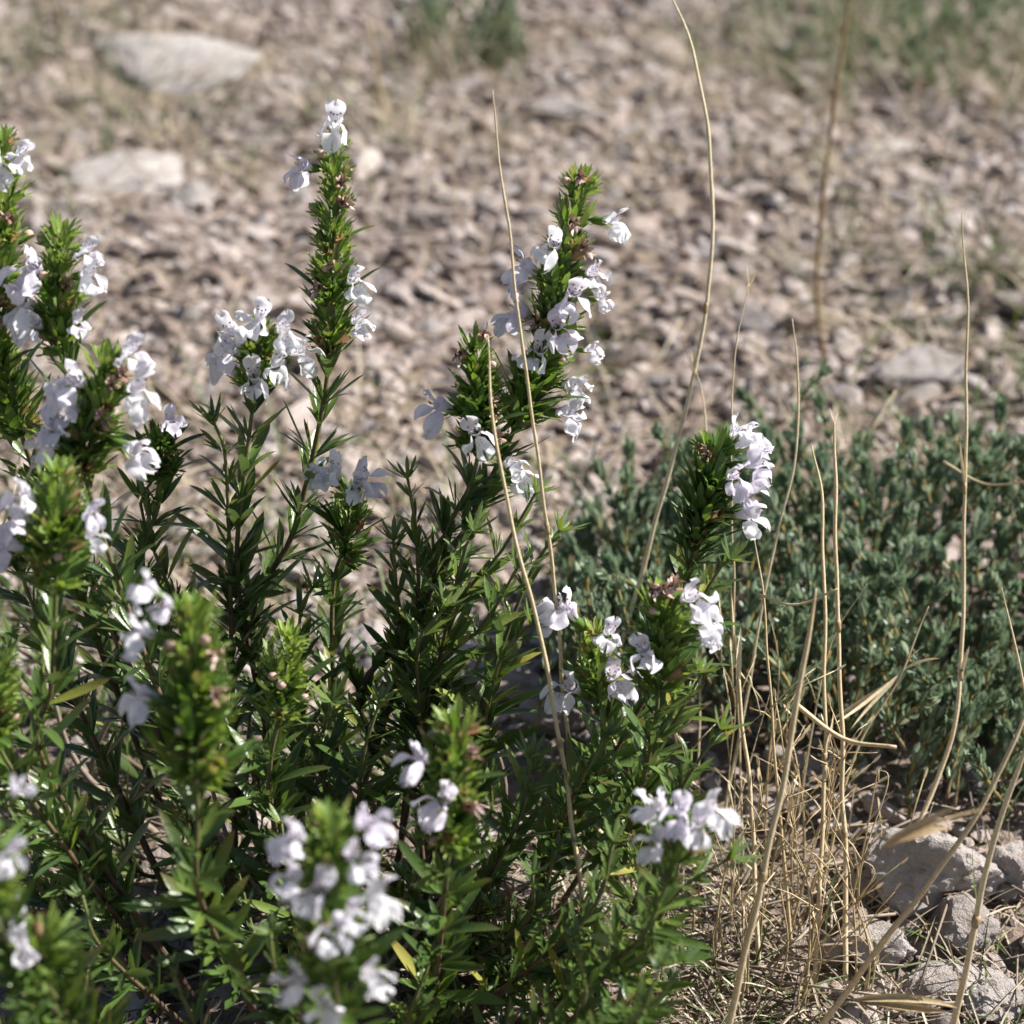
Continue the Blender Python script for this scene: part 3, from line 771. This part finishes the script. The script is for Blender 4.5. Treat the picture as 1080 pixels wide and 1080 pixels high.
straw([(519, 96, .583), (535, 230, .584), (556, 400, .586), (575, 540, .592), (588, 650, .60), (598, 770, .615)], 1.9, .9, 'tall straight straw rising in front of the central savory spike, tip above it', .62, nodes=(.55,))
straw([(514, 352, .575), (519, 440, .576), (545, 570, .58), (580, 720, .588), (612, 930, .60)], 2.2, 1.2, 'bent straw crossing the middle from the withered savory spike down to the right', .55, nodes=(.45,))
straw([(700, -20, .68), (733, 60, .68), (750, 180, .682), (750, 270, .684), (735, 380, .69), (697, 530, .70), (650, 700, .72)], 2.0, 1.2, 'tall curved pale straw that leaves the frame at the top', .85, nodes=(.62,))
straw([(790, 300, .66), (776, 370, .662), (772, 440, .664), (772, 560, .668), (776, 680, .675)], 1.0, .6, 'thin straw with a split tip just above the right savory flowers', .6, head=3)
straw([(835, 335, .665), (842, 390, .667), (839, 480, .67), (812, 600, .675), (790, 720, .685)], 1.3, .9, 'thin pale straw hooked at its tip above the thyme', .85)
straw([(1014, 225, .66), (1020, 330, .662), (1018, 480, .665), (1015, 640, .668), (1010, 752, .67), (985, 830, .672), (925, 975, .672)], 1.9, .8, 'tall straw in front of the thyme at the right, bent near its foot', .62, nodes=(.36, .62), sheath=[(.36, 9, .25, 1.3, 1.6), (.62, 14, -.2, 1.5, 1.3)])
straw([(880, 445, .62), (881, 560, .622), (887, 750, .628), (891, 900, .634), (893, 1060, .636)], 2.1, 1.5, 'straight upright straw with a cut tip in front of the thyme', .55, nodes=(.3, .66), head=2)
straw([(856, 468, .625), (868, 550, .626), (870, 750, .63), (866, 900, .636), (856, 1065, .638)], 1.8, 1.2, 'upright straw with a bent tip beside the straight cut straw', .5, nodes=(.45,), sheath=[(.45, 13, .3, 1.2, 1.5)])
straw([(860, 620, .555), (836, 770, .56), (808, 905, .566), (783, 1020, .575)], 2.7, 1.8, 'thick leaning straw nearest the viewer, ending in a pale sheath at the ground', .55, nodes=(.5,), sheath=[(.04, 20, .15, 1.5, 3.4), (.06, 16, -.2, 1.4, 3.0)])
straw([(770, 612, .63), (776, 700, .632), (791, 830, .638), (797, 950, .642), (803, 1065, .645)], 2.0, 1.3, 'slightly curved straw left of the thick leaning one', .68, sheath=[(.75, 18, .1, 1.2, 2.2)])
straw([(795, 560, .635), (808, 660, .637), (814, 760, .64), (822, 850, .645)], 1.5, .9, 'brownish straw with a joint, right behind the slightly curved one', .4, nodes=(.4,))
straw([(1090, 735, .575), (1035, 850, .58), (965, 950, .588), (905, 1030, .60)], 2.5, 1.6, 'leaning straw entering from the right edge and crossing the pale stone', .5)
straw([(1090, 765, .57), (1048, 890, .578), (1014, 1045, .59)], 2.8, 1.7, 'steep thick straw at the right edge below the thyme', .6, nodes=(.5,))
straw([(898, -20, .98), (872, 170, 1.0), (862, 290, 1.02), (868, 368, 1.03)], 3.3, 2.4, 'blurred brown stalk standing in the gravel at the upper right', .08)
straw([(944, 412, .83), (925, 440, .83), (900, 480, .84)], 2.6, 1.6, 'short pale broken stalk behind the thyme top', .8)
straw([(730, 382, .69), (742, 420, .692), (745, 480, .695), (742, 600, .70)], .9, .7, 'thin pale stem with a forked tip beside the curved straw', .75, head=4)
straw([(980, 640, .66), (945, 720, .662), (900, 800, .665), (875, 900, .67)], 1.3, .8, 'slanting straw carrying a broad papery leaf in front of the thyme', .5, sheath=[(.78, 24, -.5, -1.0, 1.6), (.78, 21, -.42, -1.0, 1.5), (.79, 26, -.58, -1.0, 1.3), (.8, 12, .6, .2, 1.2), (.8, 9, .2, .8, .9)])
straw([(388, 20, 1.35), (400, 90, 1.37), (408, 128, 1.39)], 4, 2.5, 'blurred pale stalk in the gravel above the left savory', .6)
straw([(1055, 620, .6), (1078, 715, .605), (1092, 800, .61)], 1.4, .8, 'short bent straw at the right edge in front of the thyme', .75)
straw([(12, 535, .55), (22, 475, .553), (44, 457, .556), (30, 500, .56), (0, 560, .57)], .8, .5, 'thin curled pale stem looping at the left edge', .9, root=False)
# broken lying pieces
def piece(a, b, w, label, tone=.6, sag=.004, name='straw_piece', fl=.8):
    A = at(*a); B = at(*b); mb = MB(); p = catmull([A, (A + B) / 2 + np.array([0, 0, -sag]), B], 8)
    tube(mb, p - A, np.linspace(w * .5, w * .35, len(p)) * mm, 6, 0, tone, flat=fl)
    tag(link(name, mb.mesh(name, [M_straw]), loc=A.tolist()), label, 'straw', 'broken straws')
piece((838, 742, .60), (945, 788, .59), 1.7, 'broken pale straw lying across the upright straws')
piece((797, 626, .63), (884, 621, .622), 1.0, 'short thin straw caught level between the upright stalks')
piece((995, 487, .72), (1085, 508, .70), 1.1, 'thin twig lying over the thyme at the right edge')
def papery(a, b, w, label, tone):
    A = at(*a); B = at(*b); mb = MB(); v = B - A
    for q in range(4):
        leaf(mb, np.array([0, 0, U(0, .002)]), v + np.array([U(-.004, .004), U(-.004, .004), U(-.004, .004)]), np.array([0, -.6, .8]), np.linalg.norm(v) * U(.6, 1.0), w * mm * U(.3, .7), fold=.8, curv=U(-.3, .1), tone=tone + U(-.15, .15), n=6, twist=U(-.8, .8))
    tag(link('dry_leaf', mb.mesh('dry_leaf', [M_straw]), loc=A.tolist()), label, 'dry leaf', 'dry papery leaves')
papery((930, 895, .50), (1045, 836, .49), 3.2, 'withered brown leaf curling above the stones at the right', .3)
papery((900, 1060, .585), (1020, 1065, .57), 5, 'grey withered leaf lying at the bottom edge before the stones', .5)

# thin stems of the dry clump between savory and stones
def wisp(x, y, h, lean, tone, branch=0):
    g = np.array([x, y, gz(x, y) - .002]); a = U(0, 6.28)
    e = np.array([math.cos(a), math.sin(a) * .6, 0]) * lean
    p = catmull([np.zeros(3), e * .2 + np.array([U(-.004, .004), U(-.003, .003), h * .45]), e * .55 + np.array([U(-.004, .004), U(-.003, .003), h * .8]), e + np.array([U(-.006, .006), 0, h * U(.75, 1.1)])], 6)
    mb = MB(); tube(mb, p, np.linspace(U(.28, .5), .07, len(p)) * mm, 5, 0, tone, tip=np.linspace(.3, 0, len(p)))
    for k in range(branch):
        i = random.randrange(6, len(p) - 1); q = p[i]; d = unit(np.array([U(-1, 1), U(-.6, .6), U(.4, 1.4)])); Lb = U(.006, .018)
        tube(mb, [q, q + d * Lb * .5 + np.array([0, 0, .001]), q + d * Lb], np.array([.22, .2, .14]) * mm, 4, 0, tone)
        leaf(mb, q + d * Lb, d, rand_dir(), U(2.5, 4.5) * mm, 1.1 * mm, fold=.6, tone=min(1, tone + .2), n=4)
    o = link('grass_wisp', mb.mesh('grass_wisp', [M_straw]), loc=g.tolist())
    tag(o, 'thin branched dry grass stem in the clump between the savory and the stones', 'grass stem', 'thin dry stems of the clump')
for i in range(34):
    px = U(690, 930); py = U(940, 1078); g = ground_at(px, py)
    wisp(g[0], g[1], U(.025, .07), U(.002, .02), U(.3, .8), random.choice([0, 0, 2, 4, 6]))
for i in range(12):
    px = U(760, 850); py = U(900, 1000); g = ground_at(px, py)
    wisp(g[0], g[1], U(.05, .09), U(.004, .02), U(.5, .9), random.choice([3, 5, 7]))

# ------------------------------------------------------------------ dry grass and litter (uncountable)
def blades(mb, x, y, n, hmin, hmax, green, w=.9, spread=.012, lay=.8):
    for k in range(n):
        bx = x + RS.normal() * spread; by = y + RS.normal() * spread; a = U(0, 6.28); h = U(hmin, hmax)
        d = unit(np.array([math.cos(a) * lay, math.sin(a) * lay, U(.15, 1.1)]))
        tn = U(0, .28) if RS.rand() < green else U(.42, 1)
        leaf(mb, np.array([bx, by, gz(bx, by)]), d, np.array([0, 0, 1.]), h, w * mm * U(.6, 1.3), fold=.4, curv=U(-.7, .2), tone=tn, n=5, twist=U(-1, 1))
mb = MB()
for i in range(210):                       # lower right litter of straw
    px = U(560, 1110); py = U(860, 1110)
    if px > 930 and py < 1000 and RS.rand() < .6: continue
    if px > 690 and py < 925: continue
    g = ground_at(px, py); blades(mb, g[0], g[1], 6, .008, .034, .30, .8, .007, .8)
for i in range(90):
    g = ground_at(U(-60, 640), U(830, 1120)); blades(mb, g[0], g[1], 4, .010, .035, .12, .9, .012, 1.2)
for i in range(2600):                       # sparse tufts over the gravel
    y = U(.72, 2.4); hw = .215 * y + .15; x = U(-hw, hw)
    c = mnoise.noise(Vector((x * 5, y * 5, 1.7)))
    if c < -.12 + U(-.2, .25): continue
    blades(mb, x, y, int(U(3, 9)), .015, .055, .45 if c > .2 else .22, 1.2, .010, .7)
for (px, py, n, rr, gr) in [(930, 75, 60, .06, .5), (860, 60, 40, .05, .5), (1040, 90, 50, .06, .5), (480, 85, 25, .03, .3), (1060, 300, 14, .02, .8), (620, 400, 10, .02, .6), (120, 120, 16, .03, .7), (40, 60, 18, .04, .5)]:
    g = ground_at(px, py)
    for q in range(n): blades(mb, g[0] + RS.normal() * rr, g[1] + RS.normal() * rr, 5, .03, .075, gr, 1.1, .008, .45)
tag(link('dry_grass', mb.mesh('dry_grass', [M_grass])), 'short dry and green grass growing and lying between the stones', 'grass', kind='stuff')
mb = MB()
for i in range(700):
    x = SAV_C[0] + RS.normal() * .10; y = SAV_C[1] - .03 + RS.normal() * .07; L = U(.006, .03); a = U(0, 6.28)
    p = np.array([x, y, gz(x, y) + U(.001, .006)]); d = np.array([math.cos(a), math.sin(a), U(-.2, .35)])
    tube(mb, [p, p + d * L * .5, p + d * L + np.array([0, 0, U(-.002, .002)])], U(.25, .6) * mm, 4, 0, RS.rand())
for i in range(260):
    px, py = U(650, 1100), U(760, 1090)
    if 690 < px < 950 and py < 900: continue
    g = ground_at(px, py); a = U(0, 6.28); L = U(.008, .04)
    p = np.array([g[0], g[1], gz(g[0], g[1]) + U(.001, .008)]); d = np.array([math.cos(a), math.sin(a), U(-.2, .3)])
    tube(mb, [p, p + d * L * .5, p + d * L], U(.2, .5) * mm, 4, 0, U(.3, 1))
for i in range(2200):
    y = U(.75, 2.4); hw = .215 * y + .15; x = U(-hw, hw); a = U(0, 6.28); L = U(.006, .05) * U(.4, 1)
    p = np.array([x, y, gz(x, y) + U(.003, .012)]); d = np.array([math.cos(a), math.sin(a), U(-.25, .3)])
    tube(mb, [p, p + d * L * .5 + np.array([0, 0, U(-.002, .003)]), p + d * L], U(.25, .9) * mm, 4, 0, RS.rand())
tag(link('plant_litter', mb.mesh('plant_litter', [M_twig])), 'dead twigs and stem bits strewn on the soil under the plants', 'litter', kind='stuff')

# ------------------------------------------------------------------ light, sky, camera
to_sun = unit([.74, .17, .70])
el = math.asin(to_sun[2]); az = math.atan2(to_sun[0], to_sun[1])
sun = bpy.data.lights.new('sun', 'SUN'); sun.energy = 5.0; sun.angle = math.radians(.53); sun.color = (1, .965, .92)
so = bpy.data.objects.new('sun', sun); COL.objects.link(so)
so.rotation_euler = Vector(to_sun.tolist()).to_track_quat('Z', 'Y').to_euler()
w = bpy.data.worlds.new('World'); scene.world = w; w.use_nodes = True
nt = w.node_tree; nt.nodes.clear()
sky = nt.nodes.new('ShaderNodeTexSky'); sky.sky_type = 'NISHITA'; sky.sun_disc = False
sky.sun_elevation = el; sky.sun_rotation = az
bg = nt.nodes.new('ShaderNodeBackground'); bg.inputs[1].default_value = .050
out = nt.nodes.new('ShaderNodeOutputWorld')
nt.links.new(sky.outputs[0], bg.inputs[0]); nt.links.new(bg.outputs[0], out.inputs[0])

cam = bpy.data.cameras.new('camera'); co = bpy.data.objects.new('camera', cam); COL.objects.link(co)
co.location = CAM.tolist(); co.rotation_euler = (math.pi / 2 - PITCH, 0, 0)
cam.sensor_width = 36; cam.sensor_height = 36; cam.sensor_fit = 'HORIZONTAL'; cam.lens = 18 / TAN
cam.clip_start = .02; cam.clip_end = 300
cam.dof.use_dof = True; cam.dof.focus_distance = .622; cam.dof.aperture_fstop = 14.5; cam.dof.aperture_blades = 7
scene.camera = co
scene.view_settings.view_transform = 'Standard'; scene.view_settings.look = 'None'
scene.view_settings.exposure = 1.06; scene.view_settings.gamma = 1
